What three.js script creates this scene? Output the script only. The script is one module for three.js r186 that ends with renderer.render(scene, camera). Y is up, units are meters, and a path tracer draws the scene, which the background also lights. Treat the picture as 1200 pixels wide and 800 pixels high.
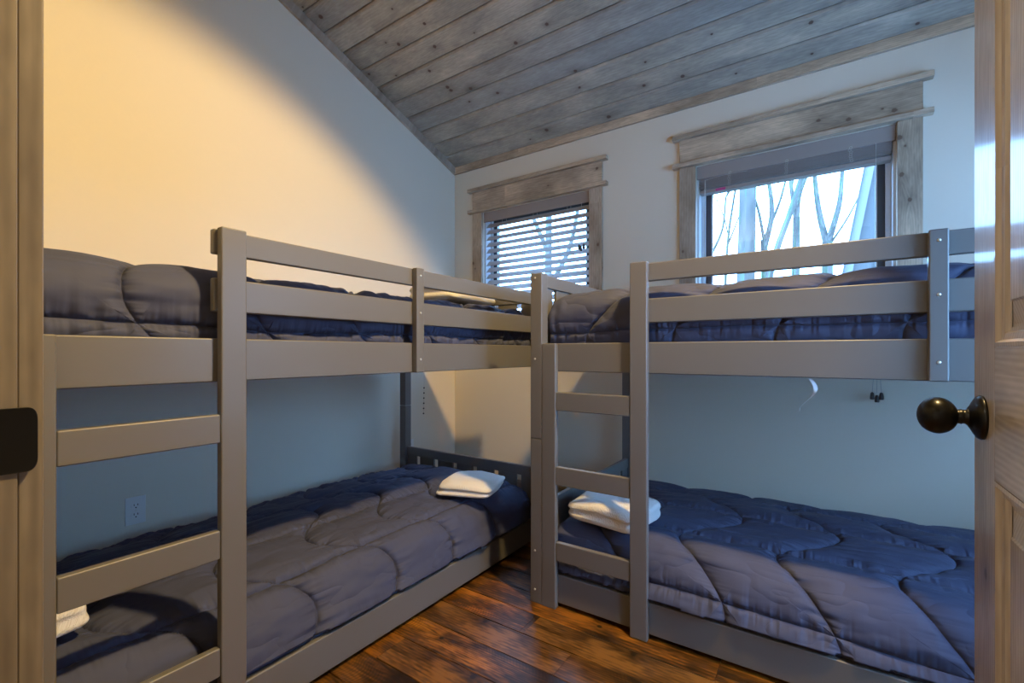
import * as THREE from 'three';
import { RoundedBoxGeometry } from 'three/addons/geometries/RoundedBoxGeometry.js';
import { mergeGeometries, mergeVertices, toCreasedNormals } from 'three/addons/utils/BufferGeometryUtils.js';
import { RectAreaLightUniformsLib } from 'three/addons/lights/RectAreaLightUniformsLib.js';

// ---------------------------------------------------------------- camera, sky, exposure
// x runs right along the window wall, -z runs away along the left wall, y up; the camera stands in the doorway at x = z = 0
const scene = new THREE.Scene();
const camera = new THREE.PerspectiveCamera(2 * Math.atan(400 / 540) * 180 / Math.PI, 1.5, 0.02, 200);
camera.position.set(0, 1.0, 0);
camera.lookAt(-0.5631, 1.0, -0.8264);
camera.setViewOffset(1200, 800, 0, -13, 1200, 800);
const renderer = new THREE.WebGLRenderer({ antialias: true });
renderer.toneMapping = THREE.LinearToneMapping;
renderer.toneMappingExposure = 1.08;
renderer.shadowMap.enabled = true;
scene.background = new THREE.Color().setRGB(3.9, 8.2, 15.4);      // bright overcast sky, cold against the warm lamp
RectAreaLightUniformsLib.init();
const HALL_WHITE = new THREE.Color().setRGB(1.0, 0.88, 0.72);
const WARM = new THREE.Color().setRGB(1.0, 0.68, 0.27);
const LAMP_CANDELA = 27.5, HALL_CANDELA = 14;

// ---------------------------------------------------------------- helpers
let seedState = 12345;
function rnd() { seedState = (seedState + 0x6d2b79f5) | 0; let t = Math.imul(seedState ^ (seedState >>> 15), 1 | seedState); t = (t + Math.imul(t ^ (t >>> 7), 61 | t)) ^ t; return ((t ^ (t >>> 14)) >>> 0) / 4294967296; }
const rr = (a, b) => a + (b - a) * rnd();
const clamp = (x, a = 0, b = 1) => Math.min(b, Math.max(a, x));
const mix = (a, b, k) => a + (b - a) * k;
const smooth = (x, a, b) => { const k = clamp((x - a) / (b - a)); return k * k * (3 - 2 * k); };
function hash(ix, iy) { let h = Math.imul(ix, 374761393) + Math.imul(iy, 668265263) | 0; h = Math.imul(h ^ (h >>> 13), 1274126177); return ((h ^ (h >>> 16)) >>> 0) / 4294967296; }
function vnoise(x, y) {
  const ix = Math.floor(x), iy = Math.floor(y), fx = x - ix, fy = y - iy, sx = fx * fx * (3 - 2 * fx), sy = fy * fy * (3 - 2 * fy);
  return mix(mix(hash(ix, iy), hash(ix + 1, iy), sx), mix(hash(ix, iy + 1), hash(ix + 1, iy + 1), sx), sy);
}
function fbm(x, y, n = 3) { let s = 0, a = 0.5; for (let i = 0; i < n; i++) { s += a * vnoise(x, y); x = x * 2.03 + 17.1; y = y * 2.03 + 9.7; a *= 0.5; } return s / (1 - Math.pow(0.5, n)); }

const taken = new Map();
function numbered(name) { const n = taken.get(name) ?? 0; taken.set(name, n + 1); return n ? name + '_' + String(n).padStart(3, '0') : name; }
function mesh(name, geo, mat, parent) {
  const m = new THREE.Mesh(geo, mat); m.name = parent ? name : numbered(name); m.castShadow = m.receiveShadow = true;
  (parent ?? scene).add(m); return m;
}
function thing(name, label, category, pos = [0, 0, 0], turn = 0, group) {
  const g = new THREE.Group(); g.name = numbered(name); g.position.set(...pos); g.rotation.y = turn;
  g.userData = { label, category }; if (group) g.userData.group = group; scene.add(g); return g;
}
function tag(o, label, category, group) { o.userData = { label, category }; if (group) o.userData.group = group; return o; }
function structure(o, label, category) { o.userData = { kind: 'structure', label, category }; return o; }
function structGroup(name, label, category, pos = [0, 0, 0], turn = 0) { const g = new THREE.Group(); g.name = numbered(name); g.position.set(...pos); g.rotation.y = turn; scene.add(g); return structure(g, label, category); }
// box between two corners, edges softened
function box(x0, x1, y0, y1, z0, z1, r = 0.002) {
  const w = Math.abs(x1 - x0), h = Math.abs(y1 - y0), d = Math.abs(z1 - z0);
  const g = r > 0 ? new RoundedBoxGeometry(w, h, d, 1, Math.min(r, w * 0.45, h * 0.45, d * 0.45)) : new THREE.BoxGeometry(w, h, d);
  return g.translate((x0 + x1) / 2, (y0 + y1) / 2, (z0 + z1) / 2);
}
// uv of a geometry in metres, the long side of the grain along axis `along` ('x','y' or 'z')
function grainUV(g, along, du, dv, lenM, widM) {
  const p = g.attributes.position, n = g.attributes.normal, uv = new Float32Array(p.count * 2);
  for (let i = 0; i < p.count; i++) {
    const q = { x: p.getX(i), y: p.getY(i), z: p.getZ(i) }, m = { x: Math.abs(n.getX(i)), y: Math.abs(n.getY(i)), z: Math.abs(n.getZ(i)) };
    const others = ['x', 'y', 'z'].filter((a) => a !== along);
    const across = m[others[0]] > m[others[1]] ? others[1] : others[0];
    uv[2 * i] = (q[along] + du) / lenM; uv[2 * i + 1] = (q[across] + dv) / widM;
  }
  g.setAttribute('uv', new THREE.BufferAttribute(uv, 2)); return g;
}
// a prism: polygon of [a, b] points pushed along the first axis from 0 to len; place(x, a, b) gives the point; u0..u1, v0..v1 the part of the texture it wears
function prism(poly, len, place, u0, u1, v0, v1) {
  const pos = [], uv = [], as = poly.map((p) => p[0]), lo = Math.min(...as), hi = Math.max(...as), n = poly.length;
  const V = (a) => mix(v0, v1, (a - lo) / (hi - lo));
  const put = (x, p) => { pos.push(...place(x, p[0], p[1])); uv.push(mix(u0, u1, x / len), V(p[0])); };
  for (let i = 0; i < n; i++) { const p = poly[i], q = poly[(i + 1) % n]; put(0, p); put(len, p); put(len, q); put(0, p); put(len, q); put(0, q); }
  for (const [x, f] of [[0, 1], [len, 0]]) for (let i = 1; i < n - 1; i++) { const t = f ? [poly[0], poly[i], poly[i + 1]] : [poly[0], poly[i + 1], poly[i]]; for (const p of t) put(x, p); }
  const g = new THREE.BufferGeometry();
  g.setAttribute('position', new THREE.Float32BufferAttribute(pos, 3)); g.setAttribute('uv', new THREE.Float32BufferAttribute(uv, 2)); g.computeVertexNormals(); return g;
}
function extrudeWall(points, holes, depth) {
  const s = new THREE.Shape(points.map((p) => new THREE.Vector2(...p)));
  for (const h of holes) s.holes.push(new THREE.Path(h.map((p) => new THREE.Vector2(...p))));
  return new THREE.ExtrudeGeometry(s, { depth, bevelEnabled: false });
}
function tube(pts, r, seg = 24, rad = 6) { return new THREE.TubeGeometry(new THREE.CatmullRomCurve3(pts.map((p) => new THREE.Vector3(...p))), seg, r, rad, false); }

// ---------------------------------------------------------------- procedural textures
function texture(W, H, fn, srgb = true) {
  const d = new Uint8Array(W * H * 4);
  for (let y = 0; y < H; y++) for (let x = 0; x < W; x++) { const c = fn(x, y), o = (y * W + x) * 4; d[o] = clamp(c[0], 0, 255); d[o + 1] = clamp(c[1], 0, 255); d[o + 2] = clamp(c[2], 0, 255); d[o + 3] = 255; }
  const t = new THREE.DataTexture(d, W, H); t.wrapS = t.wrapT = THREE.RepeatWrapping; t.magFilter = THREE.LinearFilter; t.minFilter = THREE.LinearMipmapLinearFilter; t.generateMipmaps = true;
  if (srgb) t.colorSpace = THREE.SRGBColorSpace; t.needsUpdate = true; return t;
}
// strips of knotty stained pine: every strip of the texture is one board (lenM x widM), grain along u
function woodTexture({ W, H, strips, lenM, widM, tones, dark, knot, seed, knots = 3, contrast = 1, streak = 0.5, saw = 0, ringy = 0.3, knotSize = [0.005, 0.014] }) {
  const boards = [];
  for (let k = 0; k < strips; k++) {
    const ks = []; const n = Math.round(knots * rr(0.6, 1.5));
    for (let i = 0; i < n; i++) ks.push([rr(0.05, 0.95) * lenM, rr(0.15, 0.85) * widM, rr(knotSize[0], knotSize[1]), rnd()]);
    boards.push({ ks, tone: tones[k % tones.length], off: rr(0, 100), ring: rr(18, 34), bend: rr(0.3, 1), center: rr(-0.5, 1.5) * widM });
  }
  return texture(W, H, (px, py) => {
    const k = Math.min(strips - 1, Math.floor(py / H * strips)), b = boards[k];
    let x = px / W * lenM, y = (py / H * strips - k) * widM, q = 0, core = 0;
    let yy = y;
    for (const [kx, ky, kr, kd] of b.ks) {
      const dx = (x - kx) * 0.55, dy = y - ky, r = Math.hypot(dx, dy);
      yy += Math.sign(dy || 1) * kr * 1.6 * Math.exp(-r / (kr * 2.2)); 
      const rc = Math.hypot(x - kx, dy * 1.15) * (0.85 + 0.3 * vnoise(x * 260, y * 260));
      core = Math.max(core, 1 - smooth(rc, kr * 0.55, kr * 0.95)); q = Math.max(q, Math.exp(-r / (kr * 1.5)) * (0.5 + 0.5 * kd));
    }
    const wave = fbm(x * 1.6 + b.off, yy * 9 + seed, 3), rings = Math.sin((yy - b.center + (wave - 0.5) * 0.055 * b.bend) * b.ring * 22);
    const fine = fbm(x * 9 + b.off, yy * 260, 2), blotch = fbm(x * 4.2 + b.off * 3, y * 13 + seed * 7, 4), fleck = fbm(x * 34 + b.off, yy * 130, 2);
    let g = (0.5 + 0.5 * rings) * ringy + fine * 0.3 + fleck * (0.7 - ringy);
    g = clamp(0.5 + (g - 0.5) * 1.5 * contrast + (blotch - 0.5) * 1.6 * streak);
    let c = [0, 1, 2].map((i) => mix(dark[i], b.tone[i], g));
    const shade = 1 - 0.35 * q; c = c.map((v) => v * shade);
    if (saw) { const sw = Math.sin((x + 0.05 * Math.sin(y * 18 + b.off) + y * 0.25) * 520 + 5 * fbm(x * 5, y * 30, 2)) * smooth(fbm(x * 3 + b.off * 5, y * 9 + 4, 2), 0.54, 0.7); c = c.map((v) => v * (1 + saw * sw)); }
    c = c.map((v, i) => mix(v, knot[i], core));
    return c;
  });
}
const ceilingTex = [0, 1].map((s) => woodTexture({ W: 2048, H: 512, strips: 4, lenM: 3.7, widM: 0.136, seed: 3 + s * 11, knots: 5, knotSize: [0.006, 0.018], streak: 0.55, contrast: 0.42, ringy: 0.16,
  tones: s ? [[200, 192, 178], [176, 176, 172], [206, 194, 174], [188, 183, 173]] : [[190, 185, 176], [208, 196, 176], [174, 174, 171], [196, 188, 172]], dark: [124, 121, 115], knot: [84, 66, 56] }));
const trimTex = woodTexture({ W: 1024, H: 512, strips: 4, lenM: 1.5, widM: 0.13, seed: 41, knots: 3.2, streak: 0.75, contrast: 0.5, ringy: 0.2, tones: [[216, 194, 168], [198, 184, 166], [220, 198, 170], [188, 176, 160]], dark: [142, 127, 110], knot: [104, 84, 68] });
const doorTex = woodTexture({ W: 1024, H: 512, strips: 3, lenM: 2.1, widM: 0.16, seed: 77, knots: 1.4, streak: 0.5, contrast: 0.75, tones: [[194, 180, 162], [186, 174, 158], [200, 186, 166]], dark: [146, 133, 119], knot: [92, 76, 62] });
const floorTex = [0, 1].map((s) => woodTexture({ W: 1024, H: 1024, strips: 6, lenM: 1.22, widM: 0.127, seed: 19 + s * 23, knots: 1.6, streak: 1.5, contrast: 0.95, ringy: 0.2, saw: 0.14,
  tones: s ? [[160, 108, 52], [128, 92, 58], [184, 122, 48], [112, 80, 52], [150, 102, 50], [138, 102, 68]] : [[142, 98, 54], [178, 118, 46], [118, 86, 56], [160, 114, 62], [128, 86, 46], [168, 118, 58]], dark: [44, 30, 18], knot: [34, 25, 20] }));
const barkTex = texture(256, 256, (x, y) => { const f = fbm(x / 14, y / 40, 4), m = smooth(fbm(x / 30 + 9, y / 34 + 3, 3), 0.5, 0.66); return [mix(66, 124, f) * mix(1, 0.92, m), mix(64, 118, f) * mix(1, 1.12, m), mix(62, 108, f) * mix(1, 0.98, m)]; });
const wallBump = texture(512, 512, (x, y) => { const a = (x, y) => fbm(x / 6, y / 6, 3); const u = x / 512, v = y / 512, e = 0.12; let s = a(x, y); if (u < e) s = mix(a(x + 512, y), s, u / e); if (v < e) s = mix(a(x, y + 512), s, v / e); const c = 255 * s; return [c, c, c]; }, false);
const towelBump = texture(256, 256, (x, y) => { const c = 255 * hash(x >> 1, y >> 1); return [c, c, c]; }, false);

// ---------------------------------------------------------------- materials
const lin = (r, g, b) => new THREE.Color().setRGB(r, g, b);
const M = {
  wall: new THREE.MeshStandardMaterial({ color: lin(0.735, 0.675, 0.56), roughness: 0.7, bumpMap: wallBump, bumpScale: 0.00015 }),
  hallWall: new THREE.MeshStandardMaterial({ color: lin(0.56, 0.545, 0.505), roughness: 0.8 }),
  ceiling: ceilingTex.map((t) => new THREE.MeshStandardMaterial({ map: t, roughness: 0.55 })),
  deck: new THREE.MeshStandardMaterial({ color: lin(0.16, 0.13, 0.1), roughness: 0.9 }),
  trim: new THREE.MeshStandardMaterial({ map: trimTex, roughness: 0.55 }),
  jamb: new THREE.MeshPhysicalMaterial({ map: doorTex, color: lin(0.44, 0.45, 0.48), roughness: 0.45, clearcoat: 0.3, clearcoatRoughness: 0.2 }),
  door: new THREE.MeshPhysicalMaterial({ map: doorTex, roughness: 0.42, clearcoat: 0.5, clearcoatRoughness: 0.12 }),
  floor: floorTex.map((t) => new THREE.MeshStandardMaterial({ map: t, color: lin(0.8, 0.66, 0.32), roughness: 0.36, bumpMap: t, bumpScale: 0.0006 })),
  subfloor: new THREE.MeshStandardMaterial({ color: lin(0.02, 0.014, 0.01), roughness: 0.9 }),
  paint: new THREE.MeshPhysicalMaterial({ color: lin(0.145, 0.14, 0.135), roughness: 0.42, clearcoat: 0.25, clearcoatRoughness: 0.3 }),
  slat: new THREE.MeshStandardMaterial({ color: lin(0.5, 0.4, 0.27), roughness: 0.7 }),
  bolt: new THREE.MeshStandardMaterial({ color: lin(0.7, 0.68, 0.62), roughness: 0.3, metalness: 1 }),
  quilt: new THREE.MeshPhysicalMaterial({ color: lin(0.06, 0.067, 0.117), roughness: 0.7, specularIntensity: 0.5, sheen: 0.25, sheenRoughness: 0.45, sheenColor: lin(0.35, 0.36, 0.42) }),
  towel: new THREE.MeshStandardMaterial({ color: lin(0.78, 0.76, 0.73), roughness: 0.95, bumpMap: towelBump, bumpScale: 0.002 }),
  blindSlat: new THREE.MeshStandardMaterial({ color: lin(0.42, 0.39, 0.38), roughness: 0.5 }),
  vinyl: new THREE.MeshStandardMaterial({ color: lin(0.62, 0.64, 0.66), roughness: 0.4 }),
  sash: new THREE.MeshStandardMaterial({ color: lin(0.05, 0.055, 0.065), roughness: 0.4 }),
  glass: new THREE.MeshPhysicalMaterial({ color: 0xffffff, transmission: 1, thickness: 0, roughness: 0, ior: 1.5 }),
  blind: new THREE.MeshStandardMaterial({ color: lin(0.30, 0.262, 0.245), roughness: 0.5 }),
  cord: new THREE.MeshStandardMaterial({ color: lin(0.5, 0.47, 0.43), roughness: 0.8 }),
  tassel: new THREE.MeshStandardMaterial({ color: lin(0.04, 0.035, 0.033), roughness: 0.5 }),
  plastic: new THREE.MeshStandardMaterial({ color: lin(0.74, 0.74, 0.73), roughness: 0.35 }),
  slot: new THREE.MeshStandardMaterial({ color: lin(0.02, 0.02, 0.02), roughness: 0.6 }),
  bronze: new THREE.MeshPhysicalMaterial({ color: lin(0.006, 0.006, 0.0065), roughness: 0.32, specularIntensity: 0.4, clearcoat: 0.12, clearcoatRoughness: 0.15 }),
  paper: new THREE.MeshStandardMaterial({ color: lin(0.72, 0.72, 0.72), roughness: 0.8 }),
  bark: new THREE.MeshStandardMaterial({ map: barkTex, roughness: 0.9 }),
  ground: new THREE.MeshStandardMaterial({ color: lin(0.12, 0.10, 0.07), roughness: 1 }),
  siding: new THREE.MeshStandardMaterial({ color: lin(0.075, 0.075, 0.075), roughness: 0.7 }),
  whiteBoard: new THREE.MeshStandardMaterial({ color: lin(0.16, 0.16, 0.16), roughness: 0.5 }),
  shingle: new THREE.MeshStandardMaterial({ color: lin(0.1, 0.1, 0.11), roughness: 0.9 }),
  lens: new THREE.MeshStandardMaterial({ color: lin(0.9, 0.88, 0.84), roughness: 0.4, emissive: WARM, emissiveIntensity: 2.0 }),
  magenta: new THREE.MeshStandardMaterial({ color: lin(0.5, 0.06, 0.22), roughness: 0.6 }),
};

// ---------------------------------------------------------------- the room
const XL = -2.41, XR = 1.08, ZB = -2.74, ZS = -0.109, WALL = 0.14;   // inner faces: left, right, window wall, doorway wall
const YB = 2.44, SLOPE = 0.345, ceilY = (z) => YB + SLOPE * (z - ZB);
const YS = ceilY(ZS);
const DOOR_L = -0.71, DOOR_R = 0.232, DOOR_H = 2.05;
const SILL = 1.2, HEAD = 2.05, W1 = [-2.129, -1.257], W2 = [-0.606, 0.268], WE = [-2.5, -0.25], ESILL = 0.74, EHEAD = 1.7;
const rect = (x0, x1, y0, y1) => [[x0, y0], [x1, y0], [x1, y1], [x0, y1]];

structure(mesh('wall_back', extrudeWall(rect(XL - WALL, XR + WALL, 0, YB), [rect(...W1, SILL, HEAD), rect(...W2, SILL, HEAD)], WALL).translate(0, 0, ZB - WALL), M.wall), 'greige painted wall with the two windows', 'wall');
{ // side walls follow the slope of the ceiling: shape in (z, y), pushed along x
  const side = [[ZB, 0], [ZS, 0], [ZS, YS], [ZB, YB]];
  const turnIn = (g) => { const p = g.attributes.position; for (let i = 0; i < p.count; i++) { const z = p.getX(i), y = p.getY(i), x = p.getZ(i); p.setXYZ(i, x, y, z); } const idx = g.index; g.computeVertexNormals(); return g; };
  const L = turnIn(extrudeWall(side, [], WALL)); L.translate(XL - WALL, 0, 0);
  structure(mesh('wall_left', L, M.wall), 'greige painted wall beside the left bunk bed under the sloped ceiling', 'wall');
  const R = turnIn(extrudeWall(side, [[[WE[0], ESILL], [WE[1], ESILL], [WE[1], EHEAD], [WE[0], EHEAD]]], WALL)); R.translate(XR, 0, 0);
  structure(mesh('wall_right', R, M.wall), 'greige painted wall behind the open door', 'wall');
  structure(mesh('wall_front', extrudeWall([[XL - WALL, 0], [DOOR_L - 0.02, 0], [DOOR_L - 0.02, DOOR_H + 0.02], [DOOR_R + 0.02, DOOR_H + 0.02], [DOOR_R + 0.02, 0], [XR + WALL, 0], [XR + WALL, YS], [XL - WALL, YS]], [], 0.12).translate(0, 0, ZS), M.wall), 'greige painted wall around the doorway', 'wall');
}
// ceiling: a roof deck, then every tongue-and-groove board under it
{
  const run = (ZS - ZB) * Math.hypot(1, SLOPE), nrm = Math.hypot(1, SLOPE), up = [0, 1 / nrm, -SLOPE / nrm], along = [0, SLOPE / nrm, 1 / nrm];
  const c = structGroup('ceiling', 'sloped ceiling of grey stained knotty pine boards', 'ceiling');
  const onSlope = (x, a, b) => [XL - 0.0 + x, YB + along[1] * a + up[1] * b, ZB + along[2] * a + up[2] * b];
  const g = prism([[-0.3, 0.02], [run + 0.3, 0.02], [run + 0.3, 0.16], [-0.3, 0.16]], XR - XL + 0.5, (x, a, b) => onSlope(x - 0.25, a, b), 0, 1, 0, 1);
  mesh('roof_deck', g, M.deck, c);
  const wide = 0.1355, n = Math.ceil(run / wide);
  for (let i = 0; i < n; i++) {
    const a0 = i * wide + 0.0024, a1 = Math.min(run, (i + 1) * wide - 0.0024), ch = 0.009, drop = rr(0, 0.0012);
    const strip = Math.floor(rnd() * 4), flip = rnd() < 0.5, k = i % 2, sh = rr(0, 0.35);
    const poly = [[a0 + ch, -drop], [a0, ch], [a0, 0.019], [a1, 0.019], [a1, ch], [a1 - ch, -drop]];
    const v0 = (strip + 0.02) / 4, v1 = (strip + 0.98) / 4;
    mesh('plank', prism(poly, XR - XL, onSlope, flip ? 1 + sh : sh, flip ? sh : 1 + sh, v0, v1), M.ceiling[k], c);
  }
  // cove boards where ceiling and walls meet
  const t1 = structure(mesh('trim_1', grainUV(box(XL, XR, YB - 0.05, YB + 0.004, ZB, ZB + 0.02, 0.003), 'x', 0.3, 0.02, 1.5, 0.52), M.trim), 'stained wood strip between ceiling and window wall', 'trim');
  const poly = [[0, -0.05], [run, -0.05], [run, -0.0015], [0, -0.0015]];
  structure(mesh('trim_2', prism(poly, 0.02, (x, a, b) => [XL + x, YB + along[1] * a + up[1] * b, ZB + along[2] * a + up[2] * b], 0, 0.02, 0, 5), new THREE.MeshStandardMaterial({ map: (() => { const t = trimTex.clone(); t.rotation = Math.PI / 2; t.repeat.set(1, 0.4); t.needsUpdate = true; return t; })(), roughness: 0.55 })), 'stained wood strip along the slope of the left wall', 'trim');
}
// floor: a dark underlay and every plank on it
{
  const f = structGroup('floor', 'rustic orange brown wood plank floor', 'floor');
  mesh('underlay', box(XL - 0.1, XR + 0.1, -0.1, -0.016, ZB - 0.1, 1.6, 0), M.subfloor, f);
  const wide = 0.127, z0 = -1.252 - 12 * wide;
  for (let row = 0; row < 34; row++) {
    const za = z0 + row * wide, zb = za + wide; if (za > 1.55) break;
    let x = XL - rr(0, 1.0); if (row === 11) x = -0.70 - 2 * 1.1; if (row === 10) x = -0.91 - 2 * 1.15;
    while (x < XR) {
      const len = row === 11 ? 1.1 : row === 10 ? 1.15 : rr(0.8, 1.2);
      const xa = Math.max(XL, x), xb = Math.min(XR, x + len); x += len;
      if (xb - xa < 0.02) continue;
      const z1 = Math.max(za, ZB) + 0.0006, z2 = zb - 0.0006; if (z2 <= z1) continue;
      const strip = Math.floor(rnd() * 6), k = rnd() < 0.5 ? 0 : 1, ch = 0.0016, h = rr(-0.0006, 0), flip = rnd() < 0.5, s0 = rr(0, 1 - (xb - xa) / 1.22 * 0.98);
      const poly = [[z1, -0.016], [z2, -0.016], [z2, h - ch], [z2 - ch, h], [z1 + ch, h], [z1, h - ch]];
      const g = prism(poly, xb - xa - 0.0012, (q, a, b) => [xa + 0.0006 + q, b, a], flip ? s0 + (xb - xa) / 1.22 : s0, flip ? s0 : s0 + (xb - xa) / 1.22, (strip + 0.03) / 6, (strip + 0.97) / 6);
      mesh('plank', g, M.floor[k], f);
    }
  }
}
// hall behind the doorway: closed room so that no sky comes in from behind
{
  const hx0 = -2.0, hx1 = 1.08, hz1 = 1.5, hy = 2.5;
  const h = structGroup('wall_hall', 'painted walls and ceiling of the hall outside the door', 'wall');
  mesh('panel', box(hx0 - 0.1, hx0, 0, hy, 0.011, hz1, 0), M.hallWall, h);
  mesh('panel', box(hx1, hx1 + 0.1, 0, hy, 0.011, hz1, 0), M.hallWall, h);
  mesh('panel', box(hx0 - 0.1, hx1 + 0.1, 0, hy, hz1, hz1 + 0.1, 0), M.hallWall, h);
  mesh('panel', box(hx0 - 0.1, hx1 + 0.1, hy, hy + 0.1, 0.011, hz1 + 0.1, 0), M.hallWall, h);
}
// baseboards
structure(mesh('baseboard_left', grainUV(box(XL, XL + 0.015, 0, 0.1, ZB, ZS, 0.003), 'z', 0, 0.02, 1.5, 0.52), M.trim), 'stained wood baseboard along the left wall', 'baseboard');
structure(mesh('baseboard_back', grainUV(box(XL + 0.015, XR, 0, 0.1, ZB, ZB + 0.015, 0.003), 'x', 0, 0.15, 1.5, 0.52), M.trim), 'stained wood baseboard along the window wall', 'baseboard');

// ---------------------------------------------------------------- windows: stained casing, white liner, dark sash, glass
function windowUnit(name, label, pos, turn, w, sill, head) {   // local: x 0..w along the wall, z = 0 wall face, +z into the room
  const g = structGroup(name, label, 'window', pos, turn), cw = 0.089, T = 0.02;
  const wood = (n, geo, along, dv) => mesh(n, grainUV(geo, along, rr(0, 1.4), dv, 1.5, 0.52), M.trim, g);
  wood('casing', box(-cw, 0, sill, head, 0, T), 'y', cw + 0.02 + 0.13 * Math.floor(rr(0, 3.9)));
  wood('casing', box(w, w + cw, sill, head, 0, T), 'y', -w + 0.02 + 0.13 * Math.floor(rr(0, 3.9)));
  wood('head_cap', box(-cw - 0.036, w + cw + 0.036, head + 0.001, head + 0.027, 0, T + 0.02, 0.004), 'x', 0.05);
  wood('head_board', box(-cw, w + cw, head + 0.027, head + 0.16, 0, T), 'x', -head - 0.027 + (rnd() < 0.5 ? 0 : 0.26));
  wood('head_cap', box(-cw - 0.036, w + cw + 0.036, head + 0.16, head + 0.187, 0, T + 0.022, 0.004), 'x', 0.2);
  wood('stool', box(-cw - 0.03, w + cw + 0.03, sill - 0.025, sill, 0, T + 0.03, 0.004), 'x', 0.3);
  wood('apron', box(-cw, w + cw, sill - 0.115, sill - 0.025, 0, T), 'x', 0.1);
  const d = -0.14, f = -0.018;
  mesh('liner', mergeGeometries([box(0, 0.012, sill, head, d, f, 0), box(w - 0.012, w, sill, head, d, f, 0), box(0.012, w - 0.012, head - 0.012, head, d, f, 0), box(0.012, w - 0.012, sill, sill + 0.012, d, 0, 0)]), M.vinyl, g);
  const ring = (a, b, z0, z1, m, n) => mesh(n, mergeGeometries([box(a, a + b, sill + a, head - a, z0, z1), box(w - a - b, w - a, sill + a, head - a, z0, z1), box(a + b, w - a - b, head - a - b, head - a, z0, z1), box(a + b, w - a - b, sill + a, sill + a + b, z0, z1)]), m, g);
  ring(0.012, 0.022, -0.135, -0.075, M.vinyl, 'frame');
  const s = ring(0.034, 0.03, -0.125, -0.085, M.sash, 'sash');
  mesh('glazing_bead', mergeGeometries([box(0.064, 0.07, sill + 0.064, head - 0.064, -0.1, -0.088, 0), box(w - 0.07, w - 0.064, sill + 0.064, head - 0.064, -0.1, -0.088, 0)]), M.vinyl, s);
  mesh('pane', new THREE.PlaneGeometry(w - 0.124, head - sill - 0.124).translate(w / 2, (head + sill) / 2, -0.105), M.glass, g);
  return g;
}
windowUnit('window_1', 'window with lowered blind above the far end of the left bunk', [W1[0], 0, ZB], 0, W1[1] - W1[0], SILL, HEAD);
windowUnit('window_2', 'window with raised blind and bare trees outside above the right bunk', [W2[0], 0, ZB], 0, W2[1] - W2[0], SILL, HEAD);
windowUnit('window_3', 'wide window in the right wall behind the open door', [XR, 0, WE[0]], -Math.PI / 2, WE[1] - WE[0], ESILL, EHEAD);

// ---------------------------------------------------------------- venetian blinds
function blind(label, x0, w, raised) {
  const g = thing('venetian_blind', label, 'blind', [x0, HEAD - 0.012, ZB], 0);
  const a = 0.016, b = w - 0.016, zc = -0.035;
  mesh('head_rail', box(a, b, -0.045, 0, -0.06, -0.022), M.blind, g);
  mesh('valance', box(0.0015, w - 0.0015, -0.062, 0.0115, -0.016, -0.004, 0.003), M.blind, g);
  const slat = new RoundedBoxGeometry(b - a, 0.003, 0.05, 1, 0.0012), lift = 0.0475;
  if (!raised) {
    const n = 16;
    for (let i = 0; i < n; i++) { const s = mesh('slat', slat, M.blindSlat, g); s.position.set((a + b) / 2, -0.085 - i * lift, zc); s.rotation.x = 0.85 + rr(-0.02, 0.02); }
    const yb = -0.085 - n * lift; mesh('bottom_rail', box(a, b, yb, yb + 0.018, zc - 0.025, zc + 0.025, 0.004), M.blind, g);
    for (const x of [0.17, w / 2, w - 0.17]) for (const z of [zc - 0.026, zc + 0.026]) mesh('ladder_cord', new THREE.CylinderGeometry(0.0011, 0.0011, 0.78, 5).translate(x, -0.435, z), M.cord, g);
  } else {
    const n = 16;
    for (let i = 0; i < n; i++) { const s = mesh('slat', slat, M.blind, g); s.position.set((a + b) / 2 + rr(-0.002, 0.002), -0.05 - i * 0.0043, zc + rr(-0.002, 0.002)); s.rotation.x = rr(-0.02, 0.02); }
    const y0 = -0.05 - n * 0.0043 - 0.026;
    mesh('bottom_rail', box(a, b, y0, y0 + 0.02, zc - 0.026, zc + 0.026, 0.004), M.blind, g);
    mesh('sticker', box(0.1, 0.15, y0 + 0.002, y0 + 0.016, zc + 0.026, zc + 0.0266, 0), M.magenta, g);
    for (const x of [0.17, w / 2, w - 0.17]) { for (let k = 0; k < 7; k++) mesh('cord_loop', new THREE.TorusGeometry(0.006, 0.0011, 4, 8).translate(x + rr(-0.004, 0.004), -0.055 - k * 0.0105, zc + 0.031), M.cord, g); }
  }
  return g;
}
function tasselAt(parent, x, y, z, n = 3) {
  for (let k = 0; k < n; k++) { const t = new THREE.LatheGeometry([[0.0015, 0.018], [0.006, 0.014], [0.008, 0.002], [0.009, -0.012], [0.0075, -0.016], [0, -0.016]].map((p) => new THREE.Vector2(...p)), 8); mesh('tassel', t.translate(x + (k - (n - 1) / 2) * 0.0165, y - (k % 2) * 0.012, z + (k % 2) * 0.006), M.tassel, parent); }
}
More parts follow.
